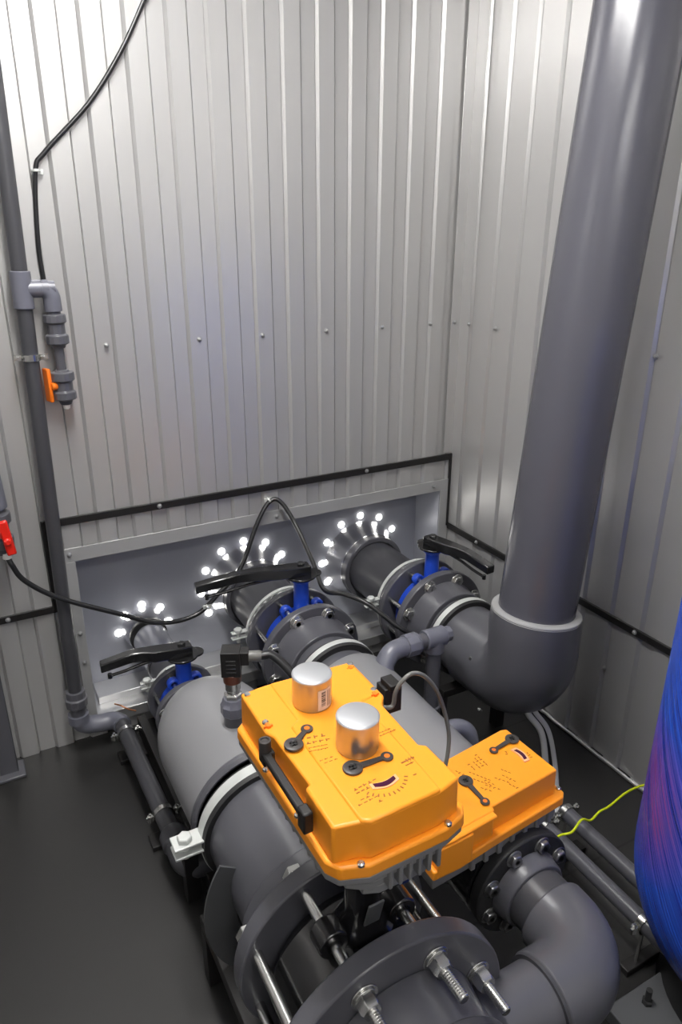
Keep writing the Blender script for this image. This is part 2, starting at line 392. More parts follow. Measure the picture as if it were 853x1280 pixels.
# ------------------------------------------------------------------ flanges, clamps, lever valves
def bolt_mesh(p, head, length, r=.008, hr=.0165, nut_end=True):
    """bolt along +y starting at its head face"""
    bm = BM(); X, Y, Z = p
    lathe(bm, [(0, 0), (0, hr * 1.25), (.003, hr * 1.25), (.003, 0)], (X, Y - .003, Z), (0, 1, 0), seg=20)
    hexa(bm, (X, Y - .002, Z), (0, -1, 0), hr, head)
    lathe(bm, [(-head - .002, 0), (-head - .002, r), (length, r), (length, 0)], (X, Y, Z), (0, 1, 0), seg=16)
    if nut_end:
        lathe(bm, [(0, 0), (0, hr * 1.2), (.003, hr * 1.2), (.003, 0)], (X, Y + length - .018, Z), (0, 1, 0), seg=20)
        hexa(bm, (X, Y + length - .015, Z), (0, 1, 0), hr, head)
    return bm
def flange(name, X, Z, y0, y1, R, rin, hub, label, m='pvc', bolts=None, bm_='steel'):
    """y0 < y1; hub = [(Y, r)] profile on top of the plate; bolts = (circle radius, head, length, r, head r)"""
    t = thing(name, label, 'flange', (X, (y0 + y1) / 2, Z), 'grey pipe flanges')
    bm = BM(); yl(bm, ring(y0, y1, rin, R), X, Z, closed=True, seg=72); obj('flange_plate', bm, m, t, bevel=.004)
    if hub:
        bm = BM(); yl(bm, hub, X, Z, seg=64); obj('hub', bm, m, t, bevel=.003)
    if bolts:
        br, head, length, r, hr, angs = bolts
        pts = circle_pts(br, angs); x, z = pts[0]
        b0 = obj('bolt', bolt_mesh((X + x, y0, Z + z), head, length, r, hr), bm_, t, bevel=.001, segs=1)
        copies(b0, [(a - x, 0, b - z) for a, b in pts[1:]])
    return t
# right line
flange('pipe_flange', *AX_R, 1.955, 1.985, .193, .11, [(1.86, 0), (1.86, .148), (1.93, .15), (1.955, .158), (1.956, 0)], 'grey flange in front of the right-hand blue lever valve', bolts=(.162, .014, .17, .0095, .022, EIGHT))
flange('pipe_flange', *AX_R, 2.085, 2.11, .19, .10, [(2.109, 0), (2.109, .172), (2.15, .165), (2.17, .16), (2.17, 0)], 'grey flange behind the right-hand blue lever valve')
# middle line
flange('pipe_flange', *AX_M, 1.965, 1.995, .185, .11, [(1.86, 0), (1.86, .14), (1.94, .143), (1.965, .152), (1.966, 0)], 'grey flange in front of the middle blue lever valve', bolts=(.157, .014, .19, .0095, .022, EIGHT))
flange('pipe_flange', *AX_M, 2.11, 2.135, .183, .10, [(2.134, 0), (2.134, .165), (2.17, .158), (2.19, .152), (2.19, 0)], 'grey flange behind the middle blue lever valve')
# small left line
flange('pipe_flange', *AX_S, 1.955, 1.98, .118, .06, None, 'small grey flange between the left lever valve and the rounded grey vessel', bolts=(.098, .01, .15, .0065, .0145, EIGHT))
flange('pipe_flange', *AX_S, 2.07, 2.09, .116, .06, [(2.089, 0), (2.089, .1), (2.12, .09), (2.12, 0)], 'small grey flange behind the left blue lever valve')

def clamp(X, Z, y, R, label, ear=None, w=.018, liner=True):
    t = thing('pipe_clamp', label, 'pipe clamp', (X, y, Z), 'white zinc pipe clamps')
    bm = BM(); yl(bm, ring(y - w / 2, y + w / 2, R - .006, R), X, Z, closed=True, seg=72); obj('band', bm, 'zinc', t, bevel=.001)
    if liner:
        bm = BM(); yl(bm, [(y - w / 2 - .012, R - .027), (y - w / 2 - .012, R - .004), (y - w / 2, R - .001), (y - w / 2, R - .006), (y + w / 2, R - .006), (y + w / 2, R - .001), (y + w / 2 + .008, R - .004), (y + w / 2 + .008, R - .027)], X, Z, closed=True, seg=72); obj('rubber_liner', bm, 'rubber', t)
    if ear:
        a, s = ear; ca, sa = math.cos(math.radians(a)), math.sin(math.radians(a))
        ex, ez = X + ca * (R + s * .5), Z + sa * (R + s * .5)
        bm = BM()
        box(bm, (ex - s * .62, y - w * .8, ez + s * .12), (ex + s * .62, y + w * .8, ez + s * .24)); box(bm, (ex - s * .62, y - w * .8, ez - s * .34), (ex + s * .62, y + w * .8, ez - s * .22))
        obj('ear', bm, 'zinc', t, bevel=.002)
        bm = BM(); hexa(bm, (ex - s * .1, y, ez + s * .24), (0, 0, 1), s * .32, s * .24); lathe(bm, [(0, 0), (0, s * .15), (s * .9, s * .15), (s * .9, 0)], (ex - s * .1, y, ez - s * .66), (0, 0, 1), seg=14)
        obj('clamp_bolt', bm, 'zinc', t, bevel=.001)
    return t
clamp(*AX_R, 2.155, .168, 'white clamp behind the right-hand lever valve with bolted ear on its left', ear=(172, .05), w=.014, liner=False)
clamp(*AX_R, 1.815, .152, 'white clamp around the right pipe just before its big elbow', w=.022)
clamp(*AX_M, 2.185, .165, 'white clamp behind the middle lever valve with bolted ear on its left', ear=(174, .05), w=.014, liner=False)
clamp(*AX_M, 1.785, .15, 'white clamp around the middle pipe behind the orange actuator', w=.022)
clamp(*AX_S, 2.16, .072, 'small white clamp on the thin left outlet pipe', ear=(165, .045), w=.01, liner=False)
clamp(*AX_L, 1.315, .168, 'big white clamp on the left vessel pipe with a large bolted ear', ear=(176, .058), w=.03)

def valve(X, Z, y0, y1, R, br, zt, hdir, hlen, label, s=1.):
    """wafer butterfly valve with its lever: hdir = direction of the lever in plan"""
    ym = (y0 + y1) / 2
    t = thing('butterfly_valve', label, 'valve', (X, ym, Z), 'blue butterfly valves')
    bm = BM(); yl(bm, [(y0, R * .62), (y0, R * .82), (y0 + .006, R * .86), (y0 + .012, R), (y1 - .012, R), (y1 - .006, R * .86), (y1, R * .82), (y1, R * .62)], X, Z, closed=True, seg=64)
    obj('body', bm, 'blue', t, bevel=.002)
    bm = BM(); yl(bm, ring(y0 - .004, y1 + .004, R * .55, R * .72), X, Z, closed=True); obj('seat_ring', bm, 'rubber', t)
    bm = BM(); lathe(bm, [(0, 0), (0, .03 * s), (.02, .031 * s), (.03, .028 * s), (zt - Z - R + .01, .0265 * s), (zt - Z - R + .015, .036 * s), (zt - Z - R + .03, .036 * s), (zt - Z - R + .03, 0)], (X, ym, Z + R - .015), (0, 0, 1), seg=28)
    obj('neck', bm, 'blue', t, bevel=.002)
    for a in (112.5, 67.5):
        bx, bz = X + br * math.cos(math.radians(a)), Z + br * math.sin(math.radians(a))
        bm = BM(); yl(bm, ring(ym - .012, ym + .012, .010, .022 * s), bx, bz, closed=True, seg=24)
        d = Vector((X - bx, 0, Z - bz)).normalized(); p = Vector((bx, ym, bz)) + d * .018
        box(bm, (p.x - .014 * s, ym - .011, p.z - .02), (p.x + .014 * s, ym + .011, p.z + .006)); obj('lug', bm, 'blue', t, bevel=.003)
    # black notch plate and lever
    top = zt + .016
    bm = BM(); lathe(bm, [(0, 0), (0, .056 * s), (.008, .056 * s), (.007, 0)], (X, ym, top), (0, 0, 1), seg=32)
    h = Vector((*hdir, 0)).normalized(); n = Vector((-h.y, h.x, 0))
    c = Vector((X, ym, top)) - h * .045 * s
    lathe(bm, [(0, 0), (0, .03 * s), (.007, .03 * s), (.007, 0)], c, (0, 0, 1), seg=24); obj('notch_plate', bm, 'gloss_black', t, bevel=.002)
    bm = BM(); o = Vector((X, ym, top + .007))
    secs = [(-.032, .023, 0, .034), (.03, .026, 0, .037), (.09, .025, .002, .042), (hlen * .5, .019, .012, .048), (hlen * .62, .018, .016, .049), (hlen, .0175, .002, .032)]
    R_ = []
    for d, w, za, zb in secs:
        q = o + h * d; R_.append([bm.verts.new(q + n * w * s * k + Vector((0, 0, zz))) for k, zz in ((-1, za), (1, za), (1, zb), (-1, zb))])
    for A, B in zip(R_[:-1], R_[1:]):
        for i in range(4): bm.faces.new((A[i], A[(i + 1) % 4], B[(i + 1) % 4], B[i]))
    bm.faces.new(R_[0]); bm.faces.new(R_[-1]); obj('lever', bm, 'gloss_black', t, bevel=.004)
    bm = BM(); q = [o + h * d + Vector((0, 0, z)) for d, z in ((.06, .002), (hlen * .5, -.004), (hlen * .72, -.016), (hlen * .9, -.022))]
    sweep(bm, q, .0055, seg=10); lathe(bm, [(0, 0), (0, .007), (.016, .007), (.016, 0)], q[-1] - Vector((0, 0, .008)), (0, 0, 1), seg=12); obj('trigger', bm, 'gloss_black', t, smooth=50)
    bm = BM(); hexa(bm, o + Vector((0, 0, .034)), (0, 0, 1), .014, .01); obj('lever_bolt', bm, 'gloss_black', t, bevel=.001)
    return t
valve(*AX_R, 1.99, 2.08, .136, .162, .655, (.12, -1), .30, 'blue butterfly valve on the right pipe, its black lever along the pipe')
valve(*AX_M, 2.0, 2.105, .131, .157, .655, (-1, .09), .37, 'blue butterfly valve on the middle pipe, its long black lever crosswise')
valve(*AX_S, 1.984, 2.066, .083, .098, .48, (-1, .08), .255, 'small blue butterfly valve on the left pipe behind the rounded vessel', s=.95)

# ------------------------------------------------------------------ right line to the riser
pipe('horizontal_pipe', [(1.68, 0), (1.68, .131), (1.86, .131), (1.86, 0)], *AX_R, 'pvc', 'grey pipe between the right flange and the big elbow')
RD = Vector((.099, .025, 1.)); RP = Vector((1.497, 1.468, .68))
t = thing('pipe_elbow', 'large grey elbow turning the right pipe up into the tall riser', 'pipe elbow', (1.5, 1.5, .26))
bm = BM(); c0 = Vector((1.5, 1.6, .54)); path = [Vector((1.5, 1.73, .40)), Vector((1.5, 1.66, .40))] + arc((1.5, 1.60, .54), (1.5, 1.6, .40), (1.5, 1.468, .54), 14) + [RP - RD * .04, RP]
rr = [.142, .142] + [.142] * (len(path) - 4) + [.141, .1405]
sweep(bm, path, rr, seg=64); obj('elbow_body', bm, 'pvc', t, bevel=.004)
bm = BM(); lathe(bm, [(-.004, .118), (-.004, .141), (.004, .139), (.009, .128), (.008, .118)], RP, RD, seg=64, closed=True); obj('glue_bead', bm, 'frame', t)['label'] = 'pale rim of the socket'
bm = BM()
for p, n in (((1.395, 1.56, .34), (-1, -.5, -.2)), ((1.4, 1.58, .265), (-.9, -.5, -.7)), ((1.376, 1.615, .455), (-1, -.3, .4))): bm = BM(); lathe(bm, [(0, 0), (0, .011), (.004, .01), (.008, .006), (.008, 0)], p, n, seg=6); obj('bolt_head', bm, 'steel', t)
bm = BM(); lathe(bm, [(-.12, 0), (-.12, .119), (2.24, .119), (2.24, 0)], RP, RD, seg=72)
tag(obj('riser_pipe', bm, 'riser'), 'thick tall grey pipe rising out of the big elbow beside the right wall', 'pipe')

# ------------------------------------------------------------------ middle line
pipe('horizontal_pipe', solid(1.70, 1.86, .126), *AX_M, 'pvc', 'short grey pipe with clamp in front of the middle flange')
t = pipe('horizontal_pipe', [(1.09, 0), (1.09, .145), (1.2, .152), (1.66, .154), (1.70, .15), (1.715, .13), (1.715, 0)], .955, .40, 'vessel', 'fat light grey pipe running under the loop cable between the two orange actuators', bevel=.004)
flange('pipe_flange', .955, .40, 1.045, 1.075, .15, .07, [(1.075, 0), (1.075, .12), (1.1, .115), (1.1, 0)], 'dark flange hidden behind the smaller orange actuator', m='pvc_dark')
flange('pipe_flange', .957, .40, .88, .91, .132, .07, None, 'black flange in front of the smaller orange actuator, before the curved elbow', m='rubber', bolts=(.106, .012, .19, .0075, .017, EIGHT), bm_='dark_steel')
t = thing('wafer_valve', 'black valve body under the smaller orange actuator', 'valve', (.955, .97, .40))
bm = BM(); yl(bm, [(.905, .08), (.905, .11), (.92, .13), (1.02, .13), (1.04, .11), (1.04, .08)], .955, .40, closed=True); obj('body', bm, 'gloss_black', t, bevel=.003)
bm = BM(); lathe(bm, [(0, 0), (0, .035), (.02, .024), (.045, .024), (.045, 0)], (.955, .97, .515), (0, 0, 1), seg=24); obj('neck', bm, 'gloss_black', t)
# elbow towards the left line
EX, EY, EZ = .957, .66, .40
t = thing('pipe_elbow', 'curved grey elbow at the lower right turning toward the front pipe', 'pipe elbow', (EX, EY, .30))
bm = BM(); path = [Vector((EX, .79, EZ)), Vector((EX, .77, EZ))] + arc((EX - .10, EY + .10, EZ), (EX, EY + .10, EZ), (EX - .10, EY, EZ), 14) + [Vector((EX - .13, EY, EZ)), Vector((EX - .15, EY, EZ))]
sweep(bm, path, [.086] * len(path), seg=56); obj('elbow_body', bm, 'pvc', t, bevel=.004)
bm = BM(); yl(bm, solid(.785, .85, .074), EX, EZ); obj('spigot', bm, 'pvc_dark', t)
bm = BM(); yl(bm, [(.84, 0), (.84, .081), (.848, .085), (.868, .088), (.879, .092), (.879, 0)], EX, EZ); obj('hub', bm, 'pvc', t, bevel=.002)
bm = BM(); lathe(bm, ring(EX - .157, EX - .1495, .07, .083), (0, EY, EZ), (1, 0, 0), closed=True); obj('socket_edge', bm, 'pvc_dark', t)
bm = BM(); lathe(bm, solid(.60, EX - .14, .0745), (0, EY, EZ), (1, 0, 0), seg=56); tag(obj('cross_pipe', bm, 'pvc'), 'shiny grey pipe crossing at the bottom between elbow and front pipe', 'pipe')

# ------------------------------------------------------------------ left line: vessel, big valve
t = thing('vessel', 'rounded grey vessel behind the large orange actuator', 'vessel', (.5, 1.6, .26))
bm = BM(); prof = [(1.352, 0), (1.352, .162), (1.36, .165), (1.66, .167)]
for i in range(1, 15):
    a = PI / 2 * i / 14; prof.append((1.66 + .20 * math.sin(a), .167 * math.cos(a) if i < 14 else 0))
yl(bm, prof, *AX_L, seg=72); obj('shell', bm, 'vessel', t)
bm = BM(); lathe(bm, [(0, 0), (0, .085), (.14, .075), (.14, 0)], (.508, 1.955, .315), (0, -1, .0), seg=40); obj('nozzle', bm, 'vessel', t)
bm = BM(); yl(bm, [(1.352, .15), (1.352, .166), (1.36, .172), (1.372, .172), (1.38, .166), (1.38, .15)], *AX_L, closed=True, seg=72); obj('weld_ring', bm, 'pvc', t)
pipe('vessel_pipe', solid(1.03, 1.352, .151), *AX_L, 'pvc', 'thick grey pipe running from the big white clamp to the front valve', seg=72)
ZB = .445; XB = .497
flange('pipe_flange', XB, ZB, .925, .965, .21, .12, [(.965, 0), (.965, .178), (.98, .172), (1.03, .168), (1.03, 0)], 'large dark grey flange behind the front valve, its bolts running forward', m='pvc')
t = flange('pipe_flange', XB, ZB, .70, .74, .236, .12, [(.6, 0), (.6, .158), (.66, .16), (.70, .166), (.701, 0)], 'largest grey flange at the bottom edge with long threaded bolts', m='pvc')
BR = .187
def stud(p):
    bm = BM(); X, Y, Z = p
    prof = [(-.085, 0), (-.085, .0085)]
    for i in range(24): prof += [(-.084 + i * .0024, .0105 if i % 2 else .0088)]
    prof += [(-.02, .0105), (.262, .0105), (.262, 0)]
    lathe(bm, prof, (X, Y, Z), (0, 1, 0), seg=18)
    for k in (0, 1): lathe(bm, [(0, 0), (0, .026 - .004 * k), (.004, .026 - .004 * k), (.004, 0)], (X, Y - .004 - .004 * k, Z), (0, 1, 0), seg=28)
    hexa(bm, (X, Y - .006, Z), (0, -1, 0), .0205, .026)
    hexa(bm, (X, Y + .2645, Z), (0, 1, 0), .024, .017)
    return bm
pts = circle_pts(BR, EIGHT); x, z = pts[0]
s0 = obj('bolt', stud((XB + x, .70, ZB + z)), 'steel', t, bevel=.0012, segs=1, smooth=30)
copies(s0, [(a - x, 0, b - z) for a, b in pts[1:]])
t = thing('wafer_valve', 'large black valve body clamped between the two front flanges', 'valve', (XB, .83, ZB))
bm = BM(); yl(bm, [(.745, .1), (.745, .14), (.76, .145), (.775, .165), (.89, .165), (.905, .145), (.92, .14), (.92, .1)], XB, ZB, closed=True, seg=72); obj('body', bm, 'gloss_black', t, bevel=.003)
for a in (112.5, 67.5):
    bx, bz = XB + BR * math.cos(math.radians(a)), ZB + BR * math.sin(math.radians(a))
    bm = BM(); yl(bm, ring(.80, .845, .012, .03), bx, bz, closed=True, seg=28); obj('lug', bm, 'gloss_black', t, bevel=.004)
bm = BM(); lathe(bm, [(0, 0), (0, .06), (.03, .042), (.05, .034), (.235, .034), (.235, .05), (.25, .05), (.25, 0)], (XB, .83, ZB + .155), (0, 0, 1), seg=32); obj('neck', bm, 'gloss_black', t, bevel=.003)
bm = BM(); box(bm, (.474, .775, .655), (.505, .779, .72), rot=Matrix.Rotation(.25, 3, 'X')); obj('tag_plate', bm, 'plate', t, bevel=.001)
bm = BM(); lathe(bm, [(0, 0), (0, .052), (.02, .055), (.02, .044), (.004, .044), (.004, 0)], (.566, .86, .70), (.35, -.5, .75), seg=32); obj('indicator_cup', bm, 'gloss_black', t, smooth=30)
t = thing('front_pipe', 'grey pipe coming toward the camera at the bottom edge', 'pipe', (XB, .3, ZB))
bm = BM(); yl(bm, [(-.05, 0), (-.05, .166), (.585, .166), (.59, .162), (.59, 0)], XB, ZB, seg=72); obj('pipe_body', bm, 'pvc', t, bevel=.003)
bm = BM(); yl(bm, ring(.582, .601, .15, .169), XB, ZB, closed=True, seg=72); obj('seam_ring', bm, 'pvc_dark', t, bevel=.003)
# cradle and stand
t = thing('pipe_saddle', 'thin grey half-round cradle plate under the thick left pipe', 'bracket', (.5, 1.1, .2))
bm = BM()
lathe(bm, ring(1.147, 1.152, .20, .275), (.56, 0, .37), (0, 1, 0), seg=48, closed=True, a0=math.radians(30), a1=math.radians(213))
obj('saddle_plate', bm, 'plate', t)
t = thing('pipe_stand', 'black steel stand under the front left pipe', 'stand', (.5, .9, 0))
bm = BM()
for x0 in (.315, .66):
    bm = BM(); box(bm, (x0, .35, .17), (x0 + .04, 1.31, .21)); obj('rail', bm, 'black', t, bevel=.002)
for x0, y0_ in ((.315, 1.27), (.66, 1.27), (.315, .36), (.66, .36)):
    bm = BM(); box(bm, (x0, y0_, 0), (x0 + .04, y0_ + .04, .17)); obj('leg', bm, 'black', t, bevel=.002)
for y_ in (1.06, .7):
    bm = BM(); box(bm, (.356, y_, .17), (.659, y_ + .04, .2)); obj('crossbar', bm, 'black', t, bevel=.002)

# pressure sensor on the vessel
SX, SY, SZ = .50, 1.50, .575
t = thing('pressure_sensor', 'black plug pressure sensor standing on the grey vessel', 'sensor', (SX, SY, SZ))
bm = BM(); lathe(bm, [(-.02, 0), (-.02, .027), (.05, .027), (.05, .03), (.055, .03), (.055, 0)], (SX, SY, SZ), (0, 0, 1), seg=36); obj('socket', bm, 'pvc', t, bevel=.002)
bm = BM(); prof = [(0, 0), (0, .032), (.006, .035), (.03, .035), (.038, .03), (.05, .027), (.05, 0)]; lathe(bm, prof, (SX, SY, SZ + .05), (0, 0, 1), seg=10); obj('union_nut', bm, 'pvc_light', t, bevel=.001, smooth=20)
bm = BM(); hexa(bm, (SX, SY, SZ + .098), (0, 0, 1), .024, .016); lathe(bm, [(0, 0), (0, .017), (.01, .017), (.012, .02), (.04, .02), (.04, 0)], (SX, SY, SZ + .113), (0, 0, 1), seg=32); obj('hex_body', bm, 'steel', t, bevel=.001)
bm = BM(); lathe(bm, [(0, 0), (0, .0235), (.026, .0245), (.026, 0)], (SX, SY, SZ + .148), (0, 0, 1), seg=32); obj('colour_band', bm, 'brown', t, bevel=.001)
Rp = rz(-.45)
PZ = SZ + .172
bm = BM(); box(bm, (SX - .024, SY - .023, PZ), (SX + .024, SY + .023, PZ + .07), rot=Rp, piv=(SX, SY, SZ)); box(bm, (SX + .018, SY - .016, PZ + .03), (SX + .045, SY + .016, PZ + .066), rot=Rp, piv=(SX, SY, SZ))
for k in range(4): box(bm, (SX - .011, SY - .0245, PZ + .012 + k * .011), (SX + .013, SY - .022, PZ + .016 + k * .011), rot=Rp, piv=(SX, SY, SZ))
obj('plug', bm, 'black', t, bevel=.003)
bm = BM(); d = Rp @ Vector((1, 0, 0)); q = Vector((SX, SY, PZ + .048)) + d * .045; lathe(bm, [(0, 0), (0, .014), (.028, .014), (.034, .01), (.034, 0)], q, d, seg=20); obj('cable_gland', bm, 'cable_grey', t)
bm = BM(); p0 = q + d * .03; pts = [p0, p0 + Vector((.03, -.012, -.004)), p0 + Vector((.065, -.07, -.05)), p0 + Vector((.085, -.16, -.13)), p0 + Vector((.1, -.28, -.2))]
sweep(bm, catmull(pts), .0115, seg=12); obj('cable', bm, 'cable', t)

# ------------------------------------------------------------------ orange actuators
def ticks(bm, cx, cy, z, r, a0, a1, n, ln, w, mi=0):
    for i in range(n):
        a = math.radians(a0 + (a1 - a0) * i / (n - 1)); q = Vector((cx + r * math.cos(a), cy + r * math.sin(a), z))
        box(bm, (q.x - ln / 2, q.y - w / 2, z - .0006), (q.x + ln / 2, q.y + w / 2, z + .0006), mi=mi, rot=rz(a))
def glyphs(bm, x, y, z, n, w, h, rot=0., gap=1.5):
    """a row of small printed symbols too small to read"""
    for i in range(n):
        d = rz(rot) @ Vector((i * w * gap, 0, 0)); q = Vector((x, y, z)) + d; k = random.random()
        if k < .35: box(bm, (q.x - w / 2, q.y - h / 2, z - .0006), (q.x - w * .15, q.y + h / 2, z + .0006), rot=rz(rot)); box(bm, (q.x - w * .1, q.y - h * .1, z - .0006), (q.x + w / 2, q.y + h * .15, z + .0006), rot=rz(rot))
        elif k < .7: box(bm, (q.x - w / 2, q.y - h / 2, z - .0006), (q.x + w / 2, q.y - h * .2, z + .0006), rot=rz(rot)); box(bm, (q.x - w * .2, q.y - h * .2, z - .0006), (q.x + w * .15, q.y + h / 2, z + .0006), rot=rz(rot))
        else: box(bm, (q.x - w / 2, q.y - h * .2, z - .0006), (q.x + w / 2, q.y + h * .2, z + .0006), rot=rz(rot))
def crank(t, a, b, z, knob=0.):
    """dark clip lever lying on a lid: round head at a, small eye at b"""
    A, B = Vector((*a, z)), Vector((*b, z)); d = (B - A).normalized(); n = Vector((-d.y, d.x, 0)); L = (B - A).length
    bm = BM(); lathe(bm, [(0, 0), (0, .0165), (.004, .0165), (.005, .013), (.005, .007), (.003, .006), (.003, 0)], A, (0, 0, 1), seg=28)
    lathe(bm, [(0, .0035), (0, .0105), (.004, .0105), (.004, .0035)], B, (0, 0, 1), seg=22, closed=True)
    p = [A + d * .013 + n * .006, B - d * .009 + n * .0045, B - d * .009 - n * .0045, A + d * .013 - n * .006]
    prism(bm, [(q.x, q.y) for q in p], z, z + .0038)
    o = obj('hand_clip', bm, 'plate_dark', t, bevel=.0007, segs=1)
    bm = BM(); lathe(bm, [(0, 0), (0, .005), (.0042, .005), (.0046, 0)], B, (0, 0, 1), seg=14); obj('clip_pin', bm, 'lever', o)
    bm = BM(); box(bm, (A.x - .009, A.y - .002, z + .003), (A.x + .009, A.y + .002, z + .0056), rot=rz(.6)); box(bm, (A.x - .002, A.y - .006, z + .003), (A.x + .002, A.y + .006, z + .0056), rot=rz(.6)); obj('clip_key', bm, 'black', o)
    if knob:
        bm = BM(); lathe(bm, [(0, 0), (0, .0135), (knob, .0135), (knob, 0)], A - Vector((0, 0, knob)), (0, 0, 1), seg=24); obj('clip_plug', bm, 'black', o)
M['plate_dark'] = mat('dark_clip_plastic', (.045, .04, .038), .35)
def lid_screw(t, pts, z0, r=.0062, m='steel'):
    x, y = pts[0][:2]
    bm = BM(); lathe(bm, [(0, 0), (0, r), (.004, r * .95), (.006, r * .6), (.006, 0)], (x, y, z0), (0, 0, 1), seg=14); o = obj('lid_screw', bm, m, t)
    copies(o, [(a - x, b - y, 0) for a, b in pts[1:]])

ZT, ZR, ZU = 1.0, .93, .905
t = thing('valve_actuator', 'large orange valve actuator with two metal tins on its lid', 'actuator', (.485, .88, .85), 'orange valve actuators')
bm = BM()
rim = [(.362, .715), (.375, .693), (.418, .677), (.562, .68), (.602, .692), (.613, .71), (.613, .80), (.603, .815), (.603, .93), (.618, .95), (.618, 1.065), (.60, 1.085), (.38, 1.085), (.357, 1.065)]
prism(bm, rim, ZU, ZR, inset=.001)
body = [(.3705, .706), (.411, .697), (.426, .688), (.555, .693), (.597, .704), (.596, .792), (.585, .80), (.588, .923), (.605, .945), (.605, 1.069), (.421, 1.079), (.3705, 1.074), (.368, .951), (.376, .934), (.380, .802), (.3705, .798)]
prism(bm, body, ZR - .002, ZT - .003, inset=.002)
prism(bm, [(.412, .699), (.426, .690), (.555, .695), (.557, .80), (.557, .945), (.6, .95), (.6, 1.066), (.43, 1.074), (.43, .952), (.412, .94)], ZT - .012, ZT)
obj('lid', bm, 'orange', t, bevel=.0045, segs=3)
bm = BM(); box(bm, (.372, .947, ZT - .0045), (.43, .9475, ZT - .0032), rot=rz(-.06)); obj('lid_groove', bm, 'print', t)
bm = BM(); prism(bm, [(x * .985 + .0073, y * .985 + .0132) for x, y in rim], .892, ZU)
prism(bm, [(.385, .715), (.43, .692), (.56, .692), (.588, .715), (.588, 1.05), (.385, 1.05)], .872, .894)
prism(bm, [(.40, .72), (.43, .70), (.56, .70), (.575, .72), (.575, 1.03), (.40, 1.03)], .85, .874)
prism(bm, [(.425, .71), (.45, .70), (.535, .70), (.555, .71), (.555, .98), (.425, .98)], .834, .852)
for i in range(6): box(bm, (.458 + i * .018, .684, .852), (.465 + i * .018, .71, .893))
for i in range(9): box(bm, (.376, .77 + i * .029, .852), (.40, .778 + i * .029, .893))
for i in range(6): box(bm, (.575, .80 + i * .04, .858), (.598, .812 + i * .04, .893))
obj('base', bm, 'alu', t, bevel=.0025)['label'] = 'cast grey metal underside with fins'
bm = BM()   # grip on the left flank
box(bm, (.348, .77, .972), (.363, .928, .985)); box(bm, (.349, .757, .948), (.366, .781, .987)); box(bm, (.348, .908, .96), (.370, .932, .985))
obj('handle', bm, 'black', t, bevel=.003)
bm = BM(); lathe(bm, [(0, 0), (0, .0105), (.03, .0105), (.03, .007), (.027, .007), (.027, 0)], (.357, .922, .975), (0, 0, 1), seg=24)
obj('handle_knob', bm, 'plate_dark', t, bevel=.001)
crank(t, (.396, .892), (.433, .918), ZT, knob=.026)
crank(t, (.455, .797), (.517, .794), ZT)
lid_screw(t, [(.381, 1.062), (.379, .972), (.596, 1.06), (.594, .966)], ZT - .004)
lid_screw(t, [(.407, .685), (.566, .688), (.362, .935), (.366, .815)], ZR)
def slot(x, y):
    b_ = BM(); box(b_, (x - .003, y - .006, ZT - .004), (x + .003, y + .005, ZT + .002)); box(b_, (x - .008, y - .003, ZT - .004), (x + .008, y, ZT + .001)); return b_
for x, y in ((.379, .961), (.590, 1.048), (.588, .952)): obj('screw_slot', slot(x, y), 'lever', t)
bm = BM()
DX, DY = .484, .742
pl = [(DX - .024 + .048 * i / 10, DY + .001 - .007 * math.sin(PI * i / 10)) for i in range(11)] + [(DX + .024 - .048 * i / 10, DY + .013 - .005 * math.sin(PI * i / 10)) for i in range(11)]
prism(bm, pl, ZT, ZT + .0015); w = obj('gauge_frame', bm, 'peach', t)
bm = BM(); pl = [(DX - .019 + .038 * i / 10, DY + .003 - .006 * math.sin(PI * i / 10)) for i in range(11)] + [(DX + .019 - .038 * i / 10, DY + .0105 - .004 * math.sin(PI * i / 10)) for i in range(11)]
prism(bm, pl, ZT + .001, ZT + .002); obj('gauge_window', bm, 'window', w)
bm = BM(); ticks(bm, DX, DY + .022, ZT, .042, 215, 330, 11, .006, .0022)
glyphs(bm, .415, .90, ZT, 4, .007, .007, -.2, 1.7); glyphs(bm, .420, .886, ZT, 4, .0075, .005, -.2); glyphs(bm, .418, .874, ZT, 5, .006, .0018, -.2, 1.1); glyphs(bm, .415, .866, ZT, 5, .006, .0018, -.2, 1.1)
glyphs(bm, .42, .838, ZT, 3, .006, .0018); glyphs(bm, .424, .83, ZT, 3, .006, .0018)
glyphs(bm, .437, .756, ZT, 5, .006, .0045, .12); glyphs(bm, .437, .748, ZT, 3, .006, .0045, .12); glyphs(bm, .428, .725, ZT, 4, .0065, .003, .1); glyphs(bm, .436, .733, ZT, 2, .0065, .003, .1); glyphs(bm, .458, .718, ZT, 1, .006, .004)
glyphs(bm, .533, .772, ZT, 5, .005, .007, .1, 1.05); glyphs(bm, .536, .764, ZT, 3, .005, .004, .1, 1.1); glyphs(bm, .535, .740, ZT, 1, .006, .005)
glyphs(bm, .538, .852, ZT, 4, .006, .002, .1, 1.1); glyphs(bm, .538, .845, ZT, 5, .006, .002, .1, 1.1)
obj('printing', bm, 'print', t)
